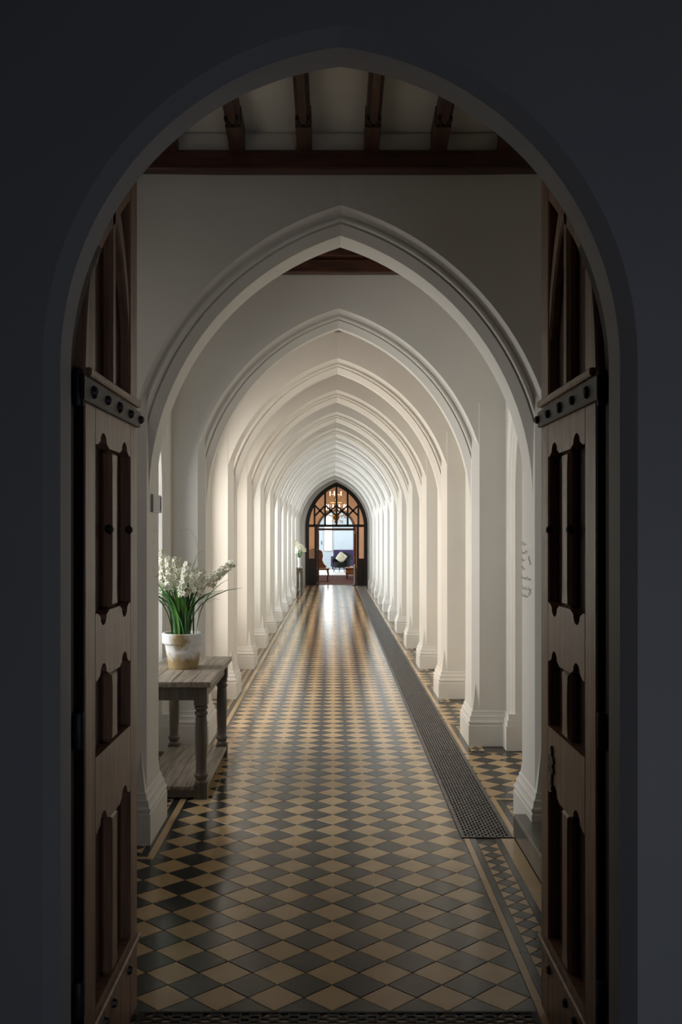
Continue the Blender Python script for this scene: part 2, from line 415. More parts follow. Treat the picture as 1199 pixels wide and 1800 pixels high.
ordinal = ['first', 'second', 'third', 'fourth', 'fifth', 'sixth', 'seventh', 'eighth', 'ninth', 'tenth', 'eleventh', 'twelfth']
for n, z in enumerate(A):
    t = empty('trim_%d' % (n+1), (CX, z, 0)); tag(t, '%s white moulded pointed arch counted from the wooden doors' % ordinal[n], 'arch', 'arches of the corridor', 'structure')
    put('arch_head', ME_HEAD[0 if n == 0 else 1], t)
    for sg in (1, -1):
        p = put('pier', ME_PIER[sg], t); put('pier_base', ME_BASE[sg], p); piers[(n, sg)] = p

# ================================================================ SIDE WALLS, WINDOWS
def side_prof(D): return [(0.0, D), (0.0, 0.045)] + [(0.012, 0.034), (0.02, 0.034), (0.035, 0.018), (0.045, 0.016), (0.06, 0.0)]
def jamb_base(mb, w, D, xl, xr):
    for sg, xb in ((1, xr), (-1, -xl)):
        for o, z0, z1 in ((0.03, 0, 0.19), (0.02, 0.19, 0.235), (0.009, 0.235, 0.284)):
            mb.box(*sorted((sg*(w-o), sg*(xb))), -o, D-0.03, z0, z1)
win_n = 0
for n in range(len(A)):
    z0 = A[n]; z1 = A[n+1] if n+1 < len(A) else DOOR_Z
    near, far = z0+0.56, z1-0.175
    if n == len(A)-1: far = z1-0.5
    w = (far-near)/2; yc = (far+near)/2; e = 0.45*w; s = 1.95
    xl_, xr_ = -(yc-(z0+0.10)), (z1+0.10-yc)
    for sg in (1, -1):
        # local x runs along the corridor; the left wall is turned the other way
        xl, xr = (xl_, xr_) if sg < 0 else (-xr_, -xl_)
        mb = arch_shell(w, e, s, side_prof(0.34), xl, xr, TOP, legs=True, n=16)
        jamb_base(mb, w, 0.34, xl, xr)
        o = put('wall_%s' % ('right' if sg > 0 else 'left'), mb.mesh('side_wall', 'paint', smooth=0.35), None, (CX+sg*SIDE, yc, 0), -sg*math.pi/2)
        tag(o, 'white wall with arched window recess on the %s side after the %s arch' % ('grate' if sg > 0 else 'flowerpot', ordinal[n]), 'wall', None, 'structure')
        X = CX+sg*(SIDE+0.30)
        if n == 0 and sg > 0:
            mb = MB(); mb.box(X, X+0.06, yc-w-0.1, yc+w+0.1, 0, 3.4)
            tag(put('wall_alcove', mb.mesh('wall_alcove', 'paint')), 'plain white back of the alcove behind the first pier by the grate', 'wall', None, 'structure')
            continue
        win_n += 1
        apex = s+math.sqrt((w+e)**2-e*e)
        wd = empty('window_%d' % win_n, (X, yc, 0)); tag(wd, 'tall pointed window between the %s arch and the next, %s side' % (ordinal[n], 'grate' if sg > 0 else 'flowerpot'), 'window', None, 'structure')
        mb = MB(); mb.box(-0.03, 0.03, -w, w, 0, 0.75); put('apron', mb.mesh('window_apron', 'paint'), wd)
        mb = MB(); t = 0.05
        mb.box(-0.025, 0.025, -w, -w+t, 0.75, apex-0.35); mb.box(-0.025, 0.025, w-t, w, 0.75, apex-0.35); mb.box(-0.025, 0.025, -w+t, w-t, 0.75, 0.80)
        put('window_frame', mb.mesh('window_frame', 'white_paint_gloss'), wd)
        for q in (-1/3, 1/3):
            mb = MB(); mb.box(-0.02, 0.02, q*w-0.02, q*w+0.02, 0.80, apex-0.2); put('mullion', mb.mesh('mullion', 'white_paint_gloss'), wd)
        mb = MB(); mb.box(-0.018, 0.018, -w+t, w-t, 1.93, 1.97); put('transom', mb.mesh('transom', 'white_paint_gloss'), wd)
        for q in (-2/3, 0, 2/3):
            mb = MB(); mb.box(-0.003, 0.003, q*w-w/3+0.02, q*w+w/3-0.02, 0.80, apex+0.02); put('pane', mb.mesh('pane', 'pane_glass'), wd)
        if sg < 0:
            if n == 0: area('window_daylight', (X-1.3, yc-0.2, 2.1), (1, 0, -0.25), 1.5, 2.2, LEFT_POWER*0.85, (1.0, 0.98, 0.96), 150)
            else: area('window_daylight', (X-0.55, yc-0.15, 1.95), (1, 0.25, -0.12), 1.4, 2.1, LEFT_POWER*(0.2 if n == 11 else 0.5 if n == 10 else 1.2 if n == 1 else 1 if n < 5 else 1.35), (1.0, 0.89, 0.78) if n < 3 else (1.0, 0.95, 0.89) if n < 5 else (0.90, 0.945, 1.0), 165)
        else:
            area('window_daylight', (X+1.3, yc-0.3, 2.2), (-1, 0.2, -0.1), 1.2, 2.0, RIGHT_POWER*(0.3 if n == 11 else 1), (1.0, 0.86, 0.70), 120)

# ================================================================ CEILING
c_bays = slab('ceiling', -1.9, 2.0, A[0]+0.2, DOOR_Z+0.3, 4.2, 4.3, 'beam_wood')
tag(c_bays, 'dark timber ceiling above the corridor bays', 'ceiling', None, 'structure')
def beam(name, x0, x1, y0, y1, z0, z1, label):
    mb = MB(); mb.box(x0, x1, y0, y1, z0, z1); o = put(name, mb.mesh(name, 'beam_wood', bevel=0.008), None); tag(o, label, 'beam', 'wall plate beams', 'structure'); return o
for n, z in enumerate(A):
    b0 = H+(HZ-297)*(A[0]-0.07)/F if n == 0 else H+(HZ-478)*(A[1]-0.07)/F
    beam('trim_%d' % (20+n), CX-SIDE-0.1, CX+SIDE+0.1, z-0.07, z+0.03, b0, b0+0.105, 'dark red-brown timber beam across the top of the %s arch wall' % ordinal[n])
    if n > 0:
        beam('trim_%d' % (40+n), CX-SIDE-0.1, CX+SIDE+0.1, z-0.14, z+0.03, b0+0.11, b0+0.24, 'upper dark timber plate over the %s arch' % ordinal[n])
# sloping plaster ceiling of the lobby with joists
ZJ = A[0]-0.05; HJ = H+(HZ-262)*ZJ/F; SL = 0.10
def cz(y): return HJ+0.10+SL*(ZJ-y)
mb = MB(); ya, yb = 2.7, A[0]+0.05
mb.add([(-1.75, ya, cz(ya)), (1.85, ya, cz(ya)), (1.85, yb, cz(yb)), (-1.75, yb, cz(yb)), (-1.75, ya, cz(ya)+0.1), (1.85, ya, cz(ya)+0.1), (1.85, yb, cz(yb)+0.1), (-1.75, yb, cz(yb)+0.1)],
       [(0,1,2,3),(4,7,6,5),(0,4,5,1),(1,5,6,2),(2,6,7,3),(3,7,4,0)])
lob = put('ceiling_lobby', mb.mesh('lobby_ceiling', 'ceiling_plaster')); tag(lob, 'sloping pale plaster ceiling between dark rafters above the doors', 'ceiling', None, 'structure')
mb = MB(); mb.box(CX-1.5, CX+1.5, A[0]-0.04, A[0]+0.0, HJ-0.02, HJ+0.102)
put('cornice', mb.mesh('cornice', 'ceiling_plaster', bevel=0.02, bseg=3), lob)
def joist(xc):
    j = empty('rafter', (xc, 0, 0)); w = 0.037
    ys = ZJ-0.30
    def sec(y, c, w_, dz=0.0):
        b = cz(y)-0.105+dz; t = cz(y)+0.01
        return [(-w_, y, t), (-w_, y, b+c), (-w_+c, y, b), (w_-c, y, b), (w_, y, b+c), (w_, y, t)]
    mb = MB(); secs = [sec(2.85, 0.018, w), sec(ys-0.02, 0.018, w), sec(ys+0.03, 0.001, w)]
    vs = [p for q in secs for p in q]; fs = [(i*6+k, i*6+(k+1) % 6, (i+1)*6+(k+1) % 6, (i+1)*6+k) for i in range(2) for k in range(6)]+[tuple(range(6)), tuple(range(17, 11, -1))]
    mb.add(vs, fs); put('shaft', mb.mesh('rafter_shaft', 'joist_wood'), j)
    mb = MB(); secs = [sec(ys+0.045, 0.004, w+0.004, -0.008), sec(ZJ+0.04, 0.004, w+0.004, -0.02)]
    vs = [p for q in secs for p in q]; fs = [(k, (k+1) % 6, 6+(k+1) % 6, 6+k) for k in range(6)]+[tuple(range(6)), tuple(range(11, 5, -1))]
    mb.add(vs, fs); put('end_block', mb.mesh('rafter_end', 'joist_wood'), j)
    for sg in (-1, 1):                                   # carved notch of the chamfer stop
        mb = MB(); yb_ = ys+0.0; b = cz(yb_)-0.112
        mb.add([(sg*0.034, yb_-0.05, b), (sg*0.006, yb_+0.045, b-0.002), (sg*0.016, yb_+0.055, b-0.002), (sg*0.040, yb_-0.03, b),
                (sg*0.034, yb_-0.05, b+0.02), (sg*0.006, yb_+0.045, b+0.02), (sg*0.016, yb_+0.055, b+0.02), (sg*0.040, yb_-0.03, b+0.02)],
               [(0,1,2,3),(4,5,6,7),(0,1,5,4),(1,2,6,5),(2,3,7,6),(3,0,4,7)])
        put('carved_notch', mb.mesh('carved_notch', 'dark_frame_wood'), j)
    return j
for k, xp in enumerate((300, 418, 535.5, 653, 770.5, 888)):
    joist((xp-VX)*ZJ/F).parent = lob
# lobby side walls
for sg, nm in ((-1, 'left'), (1, 'right')):
    mb = MB(); x = CX+sg*1.5
    mb.box(*sorted((x, x+sg*0.15)), 2.75, A[0]+0.1, 0, 4.6)
    tag(put('wall_%s' % nm, mb.mesh('lobby_wall', 'paint')), 'white lobby wall hidden behind the open %s' % ('door without keyhole' if sg < 0 else 'door with keyhole plate'), 'wall', None, 'structure')

# ================================================================ FRONT WALL WITH THE DOOR ARCH
FC = 0.017; FW, FE, FS = 0.725, 0.106, 2.137; YF = 2.53
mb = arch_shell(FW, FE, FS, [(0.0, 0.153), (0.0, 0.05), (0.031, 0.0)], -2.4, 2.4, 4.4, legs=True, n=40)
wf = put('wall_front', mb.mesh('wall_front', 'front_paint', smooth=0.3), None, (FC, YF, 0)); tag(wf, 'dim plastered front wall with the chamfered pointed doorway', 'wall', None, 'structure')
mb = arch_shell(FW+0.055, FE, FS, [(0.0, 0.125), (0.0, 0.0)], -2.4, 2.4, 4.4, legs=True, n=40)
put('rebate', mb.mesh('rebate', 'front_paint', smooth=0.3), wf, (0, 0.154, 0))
# frame lining kept as a slim band, near black for the shade of the gap: sweep only the profile
def band(w, e, s, t, d0, d1, n=40, part=1.0):
    mb = MB(); R = w+e
    for sg in (1, -1):
        vs = []; rows = 0
        for f in [-1.0]+[part*i/n for i in range(n+1)]:
            for (tt, d) in ((0, d0), (t, d0), (t, d1), (0, d1)):
                if f < 0: x, h = w+tt, 0.0
                else:
                    th = f*math.acos(e/(R+tt)); x, h = -e+(R+tt)*math.cos(th), s+(R+tt)*math.sin(th)
                vs.append((sg*x, d, h))
            rows += 1
        fs = [(i*4+k, i*4+(k+1) % 4, (i+1)*4+(k+1) % 4, (i+1)*4+k) for i in range(rows-1) for k in range(4)]+[(0, 1, 2, 3)]
        mb.add(vs, fs)
    return mb
put('door_frame_shade', band(FW+0.014, FE, FS, 0.040, 0.156, 0.235, part=0.30).mesh('door_frame_shade', 'shade_black', smooth=0.4), wf)  # lining coloured near black to carry the shade of the gap beside the leaf
# front room shell
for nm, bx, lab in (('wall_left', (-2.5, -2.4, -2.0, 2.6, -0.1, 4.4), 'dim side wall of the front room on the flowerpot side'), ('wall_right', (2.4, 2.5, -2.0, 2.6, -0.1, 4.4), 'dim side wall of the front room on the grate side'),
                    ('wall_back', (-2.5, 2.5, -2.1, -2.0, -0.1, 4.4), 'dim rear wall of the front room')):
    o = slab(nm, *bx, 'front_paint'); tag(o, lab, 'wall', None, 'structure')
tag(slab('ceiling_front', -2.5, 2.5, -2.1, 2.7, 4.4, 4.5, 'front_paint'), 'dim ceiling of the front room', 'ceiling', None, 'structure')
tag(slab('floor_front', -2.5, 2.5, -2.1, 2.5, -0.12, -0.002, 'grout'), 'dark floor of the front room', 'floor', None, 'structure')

# ================================================================ DOOR LEAVES
ZN = 2.81; LW = 0.747; LR = LW+FE
U0, U1, U2, U3 = 0.126, 0.329, 0.437, 0.628
def Htop(u): return FS+math.sqrt(max(0.0, LR*LR-(LR-u)**2))
def door_leaf(sg, xface, label):
    root = empty('door_leaf', (xface, ZN, 0)); tag(root, label, 'door', 'open arched double door')
    def P(u, h, d): return (sg*d, u, h)                 # d > 0 goes away from the opening
    FT = 0.040
    def piece(nm, poly, d0=0.0, d1=FT, material='door_wood', bevel=0.006, parent=root):
        mb = MB(); mb.prism(poly, P, d0, d1); return put(nm, mb.mesh(nm, material, bevel=bevel, bseg=1), parent)
    def curve(u0, u1, n=14): return [(u0+(u1-u0)*i/n, Htop(u0+(u1-u0)*i/n)) for i in range(n+1)]
    piece('stile', [(U0, 0.015), (0.0, 0.015)]+[(0.0, FS)]+curve(0.001, U0, 10))
    piece('stile', [(LW, 0.015), (U3, 0.015)]+curve(U3, LW, 8))
    def cusped(h0, h1, low, up):
        """rail polygon from U0 to U3 with rounded notches over/under each panel"""
        def edge(h, s_):
            pts = [(U0, h)]
            for a, b in ((U0, U1), (U2, U3)):
                m, r = (a+b)/2, 0.042
                pts += [(a+0.022, h), (m-r, h+s_*0.012)]+[(m-r*math.cos(math.pi*i/6), h+s_*(0.012+0.03*math.sin(math.pi*i/6))) for i in range(1, 6)]+[(m+r, h+s_*0.012), (b-0.022, h), (b, h)]
            pts.append((U3, h)) if pts[-1][0] < U3-1e-6 else None
            return pts
        lo = edge(h0, 1) if low else [(U0, h0), (U3, h0)]
        hi = edge(h1, -1) if up else [(U0, h1), (U3, h1)]
        return lo+hi[::-1]
    for h0, h1, lo, up in ((0.015, 0.303, False, False), (0.8125, 1.038, True, False), (1.263, 1.4625, True, True), (1.965, 2.15, True, False)):
        piece('rail', cusped(h0, h1, lo, up), bevel=0.0)
    for h0, h1 in ((0.303, 0.8125), (1.038, 1.263), (1.4625, 1.965)):
        hm = (h0+h1)/2
        piece('mullion', [(U1, h0), (U2, h0), (U2-0.008, h0+0.06), (U2-0.008, h1-0.06), (U2, h1), (U1, h1), (U1+0.008, h1-0.06), (U1+0.008, h0+0.06)], bevel=0.014)
    # head tracery
    piece('mullion', [(U1+0.02, 2.15), (U2-0.03, 2.15), (U2-0.03, 2.60), (U1+0.075, 2.90), (U1+0.02, 2.87)], bevel=0.012)
    n = 12
    head = curve(U0, U3, n); piece('arch_rail', head+[(u, h-0.11-0.05*math.sin(math.pi*i/n)) for i, (u, h) in list(enumerate(head))[::-1]], bevel=0.004)
    arc_lo, arc_hi = [], []
    for i in range(9):
        a = i/8; u = U3-(U3-(U2-0.045))*a; h = 2.36+0.36*math.sin(a*math.pi/2)**0.8
        arc_lo.append((u, h)); arc_hi.append((u+0.012, h+0.085+0.03*(1-a)))
    piece('tracery_bar', arc_lo+arc_hi[::-1], d0=0.004, bevel=0.008)
    # sunk panel behind
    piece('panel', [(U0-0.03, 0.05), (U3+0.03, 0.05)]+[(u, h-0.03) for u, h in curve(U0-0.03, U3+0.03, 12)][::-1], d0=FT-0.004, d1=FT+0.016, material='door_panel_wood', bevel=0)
    # small bosses at the waist of the long panels
    for u in (U1+0.004, U3+0.004):
        mb = MB(); mb.lathe([(0.002, -0.016), (0.012, -0.008), (0.014, 0), (0.012, 0.008), (0.002, 0.016)], 10, P(u, 1.713, 0.006)); put('boss', mb.mesh('boss', 'dark_frame_wood', smooth=0.6), root)
    # iron strap with studs, ledge above it
    st = piece('strap_hinge', [(-0.055, 2.072), (LW+0.002, 2.078), (LW+0.002, 2.134), (-0.055, 2.142)], d0=-0.012, d1=0.001, material='iron', bevel=0.003)
    for k in range(5):
        u = 0.055+k*(LW-0.06)/4; big = k in (0, 2)
        mb = MB(); r = 0.02 if big else 0.016
        for q in range(1):
            vs = [P(u+r*c_*math.cos(2*math.pi*i/10), 2.106+r*c_*math.sin(2*math.pi*i/10), d) for c_, d in ((1, -0.011), (0.75, -0.022), (0.3, -0.026)) for i in range(10)]
            fs = [(a*10+i, a*10+(i+1) % 10, (a+1)*10+(i+1) % 10, (a+1)*10+i) for a in range(2) for i in range(10)]+[tuple(range(20, 30)), tuple(range(9, -1, -1))]
            mb.add(vs, fs)
        put('stud', mb.mesh('stud', 'dark_frame_wood', smooth=0.7), st)
    piece('ledge', [(U0*0.0+0.01, 2.148), (LW, 2.148), (LW, 2.172), (0.01, 2.172)], d0=-0.016, d1=0.02, bevel=0.005)
    piece('weather_ledge', [(0.01, 0.255), (LW, 0.255), (LW, 0.278), (0.01, 0.278)], d0=-0.014, d1=0.02, bevel=0.005)
    for u in (0.12, 0.24, 0.36, 0.6):
        mb = MB(); vs = [P(u+0.017*c_*math.cos(2*math.pi*i/8), 0.205+0.017*c_*math.sin(2*math.pi*i/8), d) for c_, d in ((1, 0.002), (0.7, -0.012)) for i in range(8)]
        mb.add(vs, [(i, (i+1) % 8, 8+(i+1) % 8, 8+i) for i in range(8)]+[tuple(range(8, 16)), tuple(range(7, -1, -1))]); put('bolt_head', mb.mesh('bolt_head', 'dark_frame_wood'), root)
    piece('hinge_edge_shade', [(-0.005, 0.02), (-0.0005, 0.02), (-0.0005, FS+0.02), (-0.005, FS+0.02)], d0=0.003, d1=FT+0.03, material='shade_black', bevel=0)  # black strip added to paint the shade on the hinge edge
    # hinge knuckles on the pivot edge
    for h in (2.107, 1.15, 0.4):
        mb = MB(); mb.lathe([(0.016, -0.05), (0.018, -0.045), (0.018, 0.045), (0.016, 0.05)], 12, P(-0.03, h, 0.012)); put('hinge_knuckle', mb.mesh('hinge_knuckle', 'iron', smooth=0.6), root)
    if sg > 0:
        u0, h0 = 0.565, 0.905
        half = [(0.0, 0.075), (0.010, 0.06), (0.006, 0.045), (0.022, 0.038), (0.026, 0.022), (0.012, 0.014), (0.024, 0.0), (0.022, -0.014), (0.009, -0.016), (0.007, -0.045), (0.012, -0.055), (0.0, -0.075)]
        poly = [(u0+1.5*a, h0+b) for a, b in half]+[(u0-1.5*a, h0+b) for a, b in half[-2:0:-1]]
        piece('escutcheon', poly, d0=-0.006, d1=0.001, material='iron', bevel=0)
    return root
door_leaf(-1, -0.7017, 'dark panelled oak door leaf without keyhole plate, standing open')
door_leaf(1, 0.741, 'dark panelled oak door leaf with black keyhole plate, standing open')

# ================================================================ STONE STEP (right of the lobby)
mb = MB(); mb.box(1.008, CX+1.5, 3.75, 5.592, 0.0, 0.128)
st = put('stone_step', mb.mesh('stone_step', 'stone', bevel=0.01, bseg=2)); tag(st, 'low worn grey stone step against the pier by the floor grate', 'step')

# ================================================================ CONSOLE TABLE
TX0, TX1, TY0, TY1, TH = -1.285, -0.782, 6.335, 7.66, 0.756
tb = empty('console_table', ((TX0+TX1)/2, (TY0+TY1)/2, 0)); tag(tb, 'weathered wooden console table with turned legs carrying the flowerpot', 'table')
ox, oy = (TX0+TX1)/2, (TY0+TY1)/2
hw, hl = (TX1-TX0)/2, (TY1-TY0)/2
for k in range(4):
    a, b = -hw+k*2*hw/4, -hw+(k+1)*2*hw/4
    mb = MB(); mb.box(a+0.0007, b-0.0007, -hl, hl, TH-0.036, TH); put('tabletop_plank', mb.mesh('tabletop_plank', 'table_wood', bevel=0.003), tb)
ap = 0.035
for nm, bx in (('apron', (-hw+ap+0.07, hw-ap-0.07, -hl+ap+0.01, -hl+ap+0.035)), ('apron', (-hw+ap+0.07, hw-ap-0.07, hl-ap-0.035, hl-ap-0.01)),
               ('apron', (-hw+ap+0.01, -hw+ap+0.035, -hl+ap+0.07, hl-ap-0.07)), ('apron', (hw-ap-0.035, hw-ap-0.01, -hl+ap+0.07, hl-ap-0.07))):
    mb = MB(); mb.box(*bx, TH-0.125, TH-0.036); put(nm, mb.mesh(nm, 'table_leg_wood', bevel=0.003), tb)
def leg_mesh():
    mb = MB(); b = 0.042
    mb.box(-b, b, -b, b, 0, 0.095); mb.box(-b, b, -b, b, 0.60, TH-0.036)
    prof = [(0.040, 0.095), (0.042, 0.105), (0.034, 0.118), (0.036, 0.13), (0.044, 0.14), (0.044, 0.152), (0.036, 0.162), (0.034, 0.19), (0.038, 0.30), (0.040, 0.40), (0.037, 0.50), (0.034, 0.53),
            (0.041, 0.538), (0.043, 0.546), (0.041, 0.554), (0.034, 0.56), (0.034, 0.568), (0.043, 0.576), (0.044, 0.586), (0.036, 0.594), (0.040, 0.602)]
    mb.lathe(prof, 20)
    return mb.mesh('leg', 'table_leg_wood', smooth=0.6)
ME_LEG = leg_mesh()
for sx in (-1, 1):
    for sy in (-1, 1): put('leg', ME_LEG, tb, (sx*(hw-ap-0.02-0.015), sy*(hl-ap-0.02-0.015), 0))
for k in range(4):
    a, b = -hw+0.03+k*(2*hw-0.06)/4, -hw+0.03+(k+1)*(2*hw-0.06)/4
    mb = MB(); mb.box(a+0.0015, b-0.0015, -hl+0.03, hl-0.03, 0.058, 0.083); put('shelf_plank', mb.mesh('shelf_plank', 'table_wood', bevel=0.003), tb)
for sy in (-1, 1):
    mb = MB(); mb.box(-hw+0.05, hw-0.05, *sorted((sy*(hl-0.035), sy*(hl-0.06))), 0.012, 0.0575); put('shelf_rail', mb.mesh('shelf_rail', 'table_leg_wood'), tb)

# ================================================================ POTTED ORCHID
PZ = 7.0; PX = (322.5-VX)*PZ/F
pl = empty('potted_orchid', (PX, PZ, TH)); tag(pl, 'cream flowering orchid with long green leaves in a weathered white pot', 'plant')
mb = MB(); mb.lathe([(0.098, 0.0), (0.102, 0.004), (0.130, 0.172), (0.142, 0.174), (0.147, 0.18), (0.149, 0.244), (0.145, 0.248), (0.132, 0.248), (0.128, 0.215)], 40, cap=False)
mb.add([(0.098*math.cos(2*math.pi*k/40), 0.098*math.sin(2*math.pi*k/40), 0) for k in range(40)], [tuple(range(40))])
put('pot', mb.mesh('pot', 'pot', smooth=0.6), pl)
mb = MB(); mb.lathe([(0.13, 0.19), (0.13, 0.226), (0.07, 0.234), (0.001, 0.236)], 24); put('soil', mb.mesh('soil', 'soil', smooth=0.8), pl)
def ribbon(pts, wid, normal_hint=Vector((0, 1, 0))):
    mb = MB(); vs = []; n = len(pts)
    for i, p in enumerate(pts):
        t = (pts[min(i+1, n-1)]-pts[max(i-1, 0)]).normalized(); a = t.cross(normal_hint)
        if a.length < 1e-3: a = t.cross(Vector((1, 0, 0)))
        a.normalize(); nn = a.cross(t)
        f = i/(n-1); w_ = wid*(0.55+0.9*f if f < 0.5 else 1.0)*(1 if f < 0.65 else max(0.03, 1-(f-0.65)/0.35))
        vs += [p-a*w_+nn*w_*0.35, p-nn*0.0012, p+a*w_+nn*w_*0.35, p+nn*0.0012]
    fs = [(i*4+k, i*4+(k+1) % 4, (i+1)*4+(k+1) % 4, (i+1)*4+k) for i in range(n-1) for k in range(4)]+[(3, 2, 1, 0), tuple((n-1)*4+k for k in range(4))]
    mb.add(vs, fs); return mb
for k in range(74):
    az = random.uniform(0, 2*math.pi); lean = random.uniform(0.05, 0.34); ln = random.uniform(0.30, 0.50)
    base = Vector((random.gauss(0, 0.035), random.gauss(0, 0.03), 0.225))
    if k % 3 == 0: az = math.pi+random.gauss(0, 0.5); lean = random.uniform(0.15, 0.40)
    d = Vector((math.cos(az), math.sin(az)*0.8, 0)); pts = []
    if k % 9 == 4: lean, ln = 0.5, 0.46
    for i in range(9):
        f = i/8; pts.append(base+d*(lean*ln*(0.35*f+1.35*f**2.6))+Vector((0, 0, ln*(f-0.28*lean*2*f**3))))
    put('leaf', ribbon(pts, random.uniform(0.008, 0.013), Vector((math.cos(az), math.sin(az), 0.3))).mesh('leaf', 'leaf_green' if random.random() < 0.6 else 'leaf_dark', smooth=1.2), pl)
def flower_mesh():
    mb = MB()
    for k in range(6):
        a = 2*math.pi*k/6; c, s_ = math.cos(a), math.sin(a); L_ = 0.031 if k % 2 == 0 else 0.026; wd = 0.0062 if k % 2 == 0 else 0.0076
        prof = [(0.002, 0.35, 0.0), (0.4, 1.0, 0.004), (0.75, 0.8, 0.004), (1.0, 0.05, -0.001)]
        vs = []
        for f, w_, z in prof:
            r = f*L_; vs += [(r*c-s_*wd*w_, r*s_+c*wd*w_, z), (r*c, r*s_, z-0.0015), (r*c+s_*wd*w_, r*s_-c*wd*w_, z)]
        fs = [(i*3+j, i*3+j+1, (i+1)*3+j+1, (i+1)*3+j) for i in range(3) for j in range(2)]
        mb.add(vs, fs, 0)
    mb.lathe([(0.002, -0.002), (0.0042, 0.002), (0.0035, 0.005), (0.001, 0.007)], 7, mi=1)
    return mb.mesh('flower', ['petal', 'flower_throat'])
ME_FL = flower_mesh()
def flower_at(p, out, parent, sc=1.0):
    o = put('flower', ME_FL, parent, p); o.rotation_mode = 'QUATERNION'
    o.rotation_quaternion = out.normalized().to_track_quat('Z', 'Y') @ Matrix.Rotation(random.uniform(0, 6), 3, 'Z').to_quaternion(); o.scale = (sc,)*3
spikes = [((282, 1036), (262, 976), 0.02, 12), ((292, 1038), (284, 968), -0.03, 18), ((300, 1036), (297, 980), -0.07, 18), ((312, 1042), (310, 981), 0.0, 18), ((322, 1046), (329, 990), -0.09, 18),
          ((336, 1044), (344, 999), 0.03, 16), ((346, 1040), (357, 1001), -0.05, 15), ((364, 1026), (409, 989), 0.0, 24), ((330, 1034), (318, 1000), 0.08, 12)]
for (ax, ay), (bx_, by_), dy, nf in spikes:
    nf = int(nf*1.35)
    def loc(x, y, dd): Xw, Hw = px(x, y, PZ+dd); return Vector((Xw-PX, dd, Hw-TH))
    a, b = loc(ax, ay, dy*0.7), loc(bx_, by_, dy)
    root_ = Vector((a.x*0.25, a.y*0.3, 0.225)); mid = root_.lerp(a, 0.5)+Vector((-0.15*a.x, 0, 0.03))
    pts = [root_, root_.lerp(mid, 0.5), mid, mid.lerp(a, 0.55), a]+[a.lerp(b, f) for f in (0.33, 0.66, 1.0)]
    mb = MB(); mb.tube(pts, [0.0035]*5+[0.003, 0.0025, 0.0015], 6); put('flower_stem', mb.mesh('flower_stem', 'stem_green', smooth=0.8), pl)
    ax_ = (b-a).normalized()
    for k in range(nf):
        f = k/(nf-1); q = k*2.4+random.uniform(-0.4, 0.4); side = ax_.cross(Vector((0, 1, 0.2))).normalized(); up = side.cross(ax_)
        out = side*math.cos(q)+up*math.sin(q)
        if out.y > 0.3: out.y *= -0.5
        rad = random.uniform(0.018, 0.042)*(1-0.5*f)+0.003
        flower_at(a.lerp(b, f)+out*rad, out+Vector((random.gauss(0, 0.45), -0.8+random.gauss(0, 0.3), random.gauss(0.2, 0.45))), pl, random.uniform(0.8, 1.15)*(1-0.3*f))
# thin twigs trailing from the arrangement
for tw in ([(330, 1020), (345, 985), (350, 972), (357, 968)], [(338, 1000), (349, 970), (346, 948), (335, 930), (316, 932)], [(350, 1060), (365, 1058), (378, 1052), (388, 1054)], [(345, 1075), (332, 1066), (325, 1074)]):
    mb = MB(); mb.tube([Vector((px(x, y, PZ)[0]-PX, -0.02, px(x, y, PZ)[1]-TH)) for x, y in tw], [0.0016, 0.0013, 0.001, 0.0007, 0.0006][:len(tw)], 5); put('twig', mb.mesh('twig', 'stem_green'), pl)

# ================================================================ PLATE AND HANDWRITING ON THE FIRST PIERS
xj = CX-W
mb = MB(); mb.box(0, 0.010, -0.13, 0.13, -0.045, 0.045)
pp = put('wall_plate', mb.mesh('wall_plate', 'plate_grey', bevel=0.002), None, (xj, 5.775, 1.873)); tag(pp, 'small grey framed plate on the pier beside the console table', 'plaque')
mb = MB()
for bx in ((-0.136, 0.136, -0.051, -0.043), (-0.136, 0.136, 0.043, 0.051), (-0.136, -0.128, -0.043, 0.043), (0.128, 0.136, -0.043, 0.043)): mb.box(0, 0.014, *bx)
put('frame', mb.mesh('plate_frame', 'plate_frame'), pp)
def scribble(mb, x, y0, z0, length, hgt, sg, rnd, dirn=-1):
    """one handwritten word: joined loops with a few ascenders"""
    n = max(2, int(round(length/0.034))); pts = []
    for k in range(n):
        tall = 1.0 if (k == 0 or rnd.random() < 0.25) else 0.5; a0 = k/n
        for q in range(7):
            t = q/7*2*math.pi; pts.append((y0+dirn*length*(a0+q/7/n)-dirn*0.006*math.sin(t), z0+hgt*tall*(0.5-0.5*math.cos(t))))
    for (ya, za), (yb_, zb) in zip(pts, pts[1:]):
        t = Vector((yb_-ya, zb-za))
        if t.length < 1e-6: continue
        nrm = Vector((-t.y, t.x)).normalized()*0.0015; e_ = t.normalized()*0.001
        mb.add([(x, ya+nrm.x-e_.x, za+nrm.y-e_.y), (x, yb_+nrm.x+e_.x, zb+nrm.y+e_.y), (x, yb_-nrm.x+e_.x, zb-nrm.y+e_.y), (x, ya-nrm.x-e_.x, za-nrm.y-e_.y)], [(0, 1, 2, 3)])
rnd = random.Random(3); mb = MB(); xw = CX+W-0.0012
zz = lambda yp, yd: H+(HZ-yp)*yd/F
for yp, ln, off in ((959, 0.14, 0), (974, 0.18, 0), (987, 0.09, 0), (1002, 0.11, 0), (1018, 0.29, 0), (1036, 0.16, 0.02), (1049, 0.19, 0)):
    scribble(mb, xw-CX, 5.905-off-A[0], zz(yp, 5.86), ln, 0.022, 1, rnd)
for yp, y_, ln in ((983, 5.70, 0.05), (987, 5.685, 0.04), (992, 5.655, 0.03), (1038, 5.71, 0.10), (1043, 5.66, 0.05), (1047, 5.69, 0.04)):
    scribble(mb, xw-CX, y_-A[0], zz(yp, 5.7), ln, 0.02, 1, rnd)
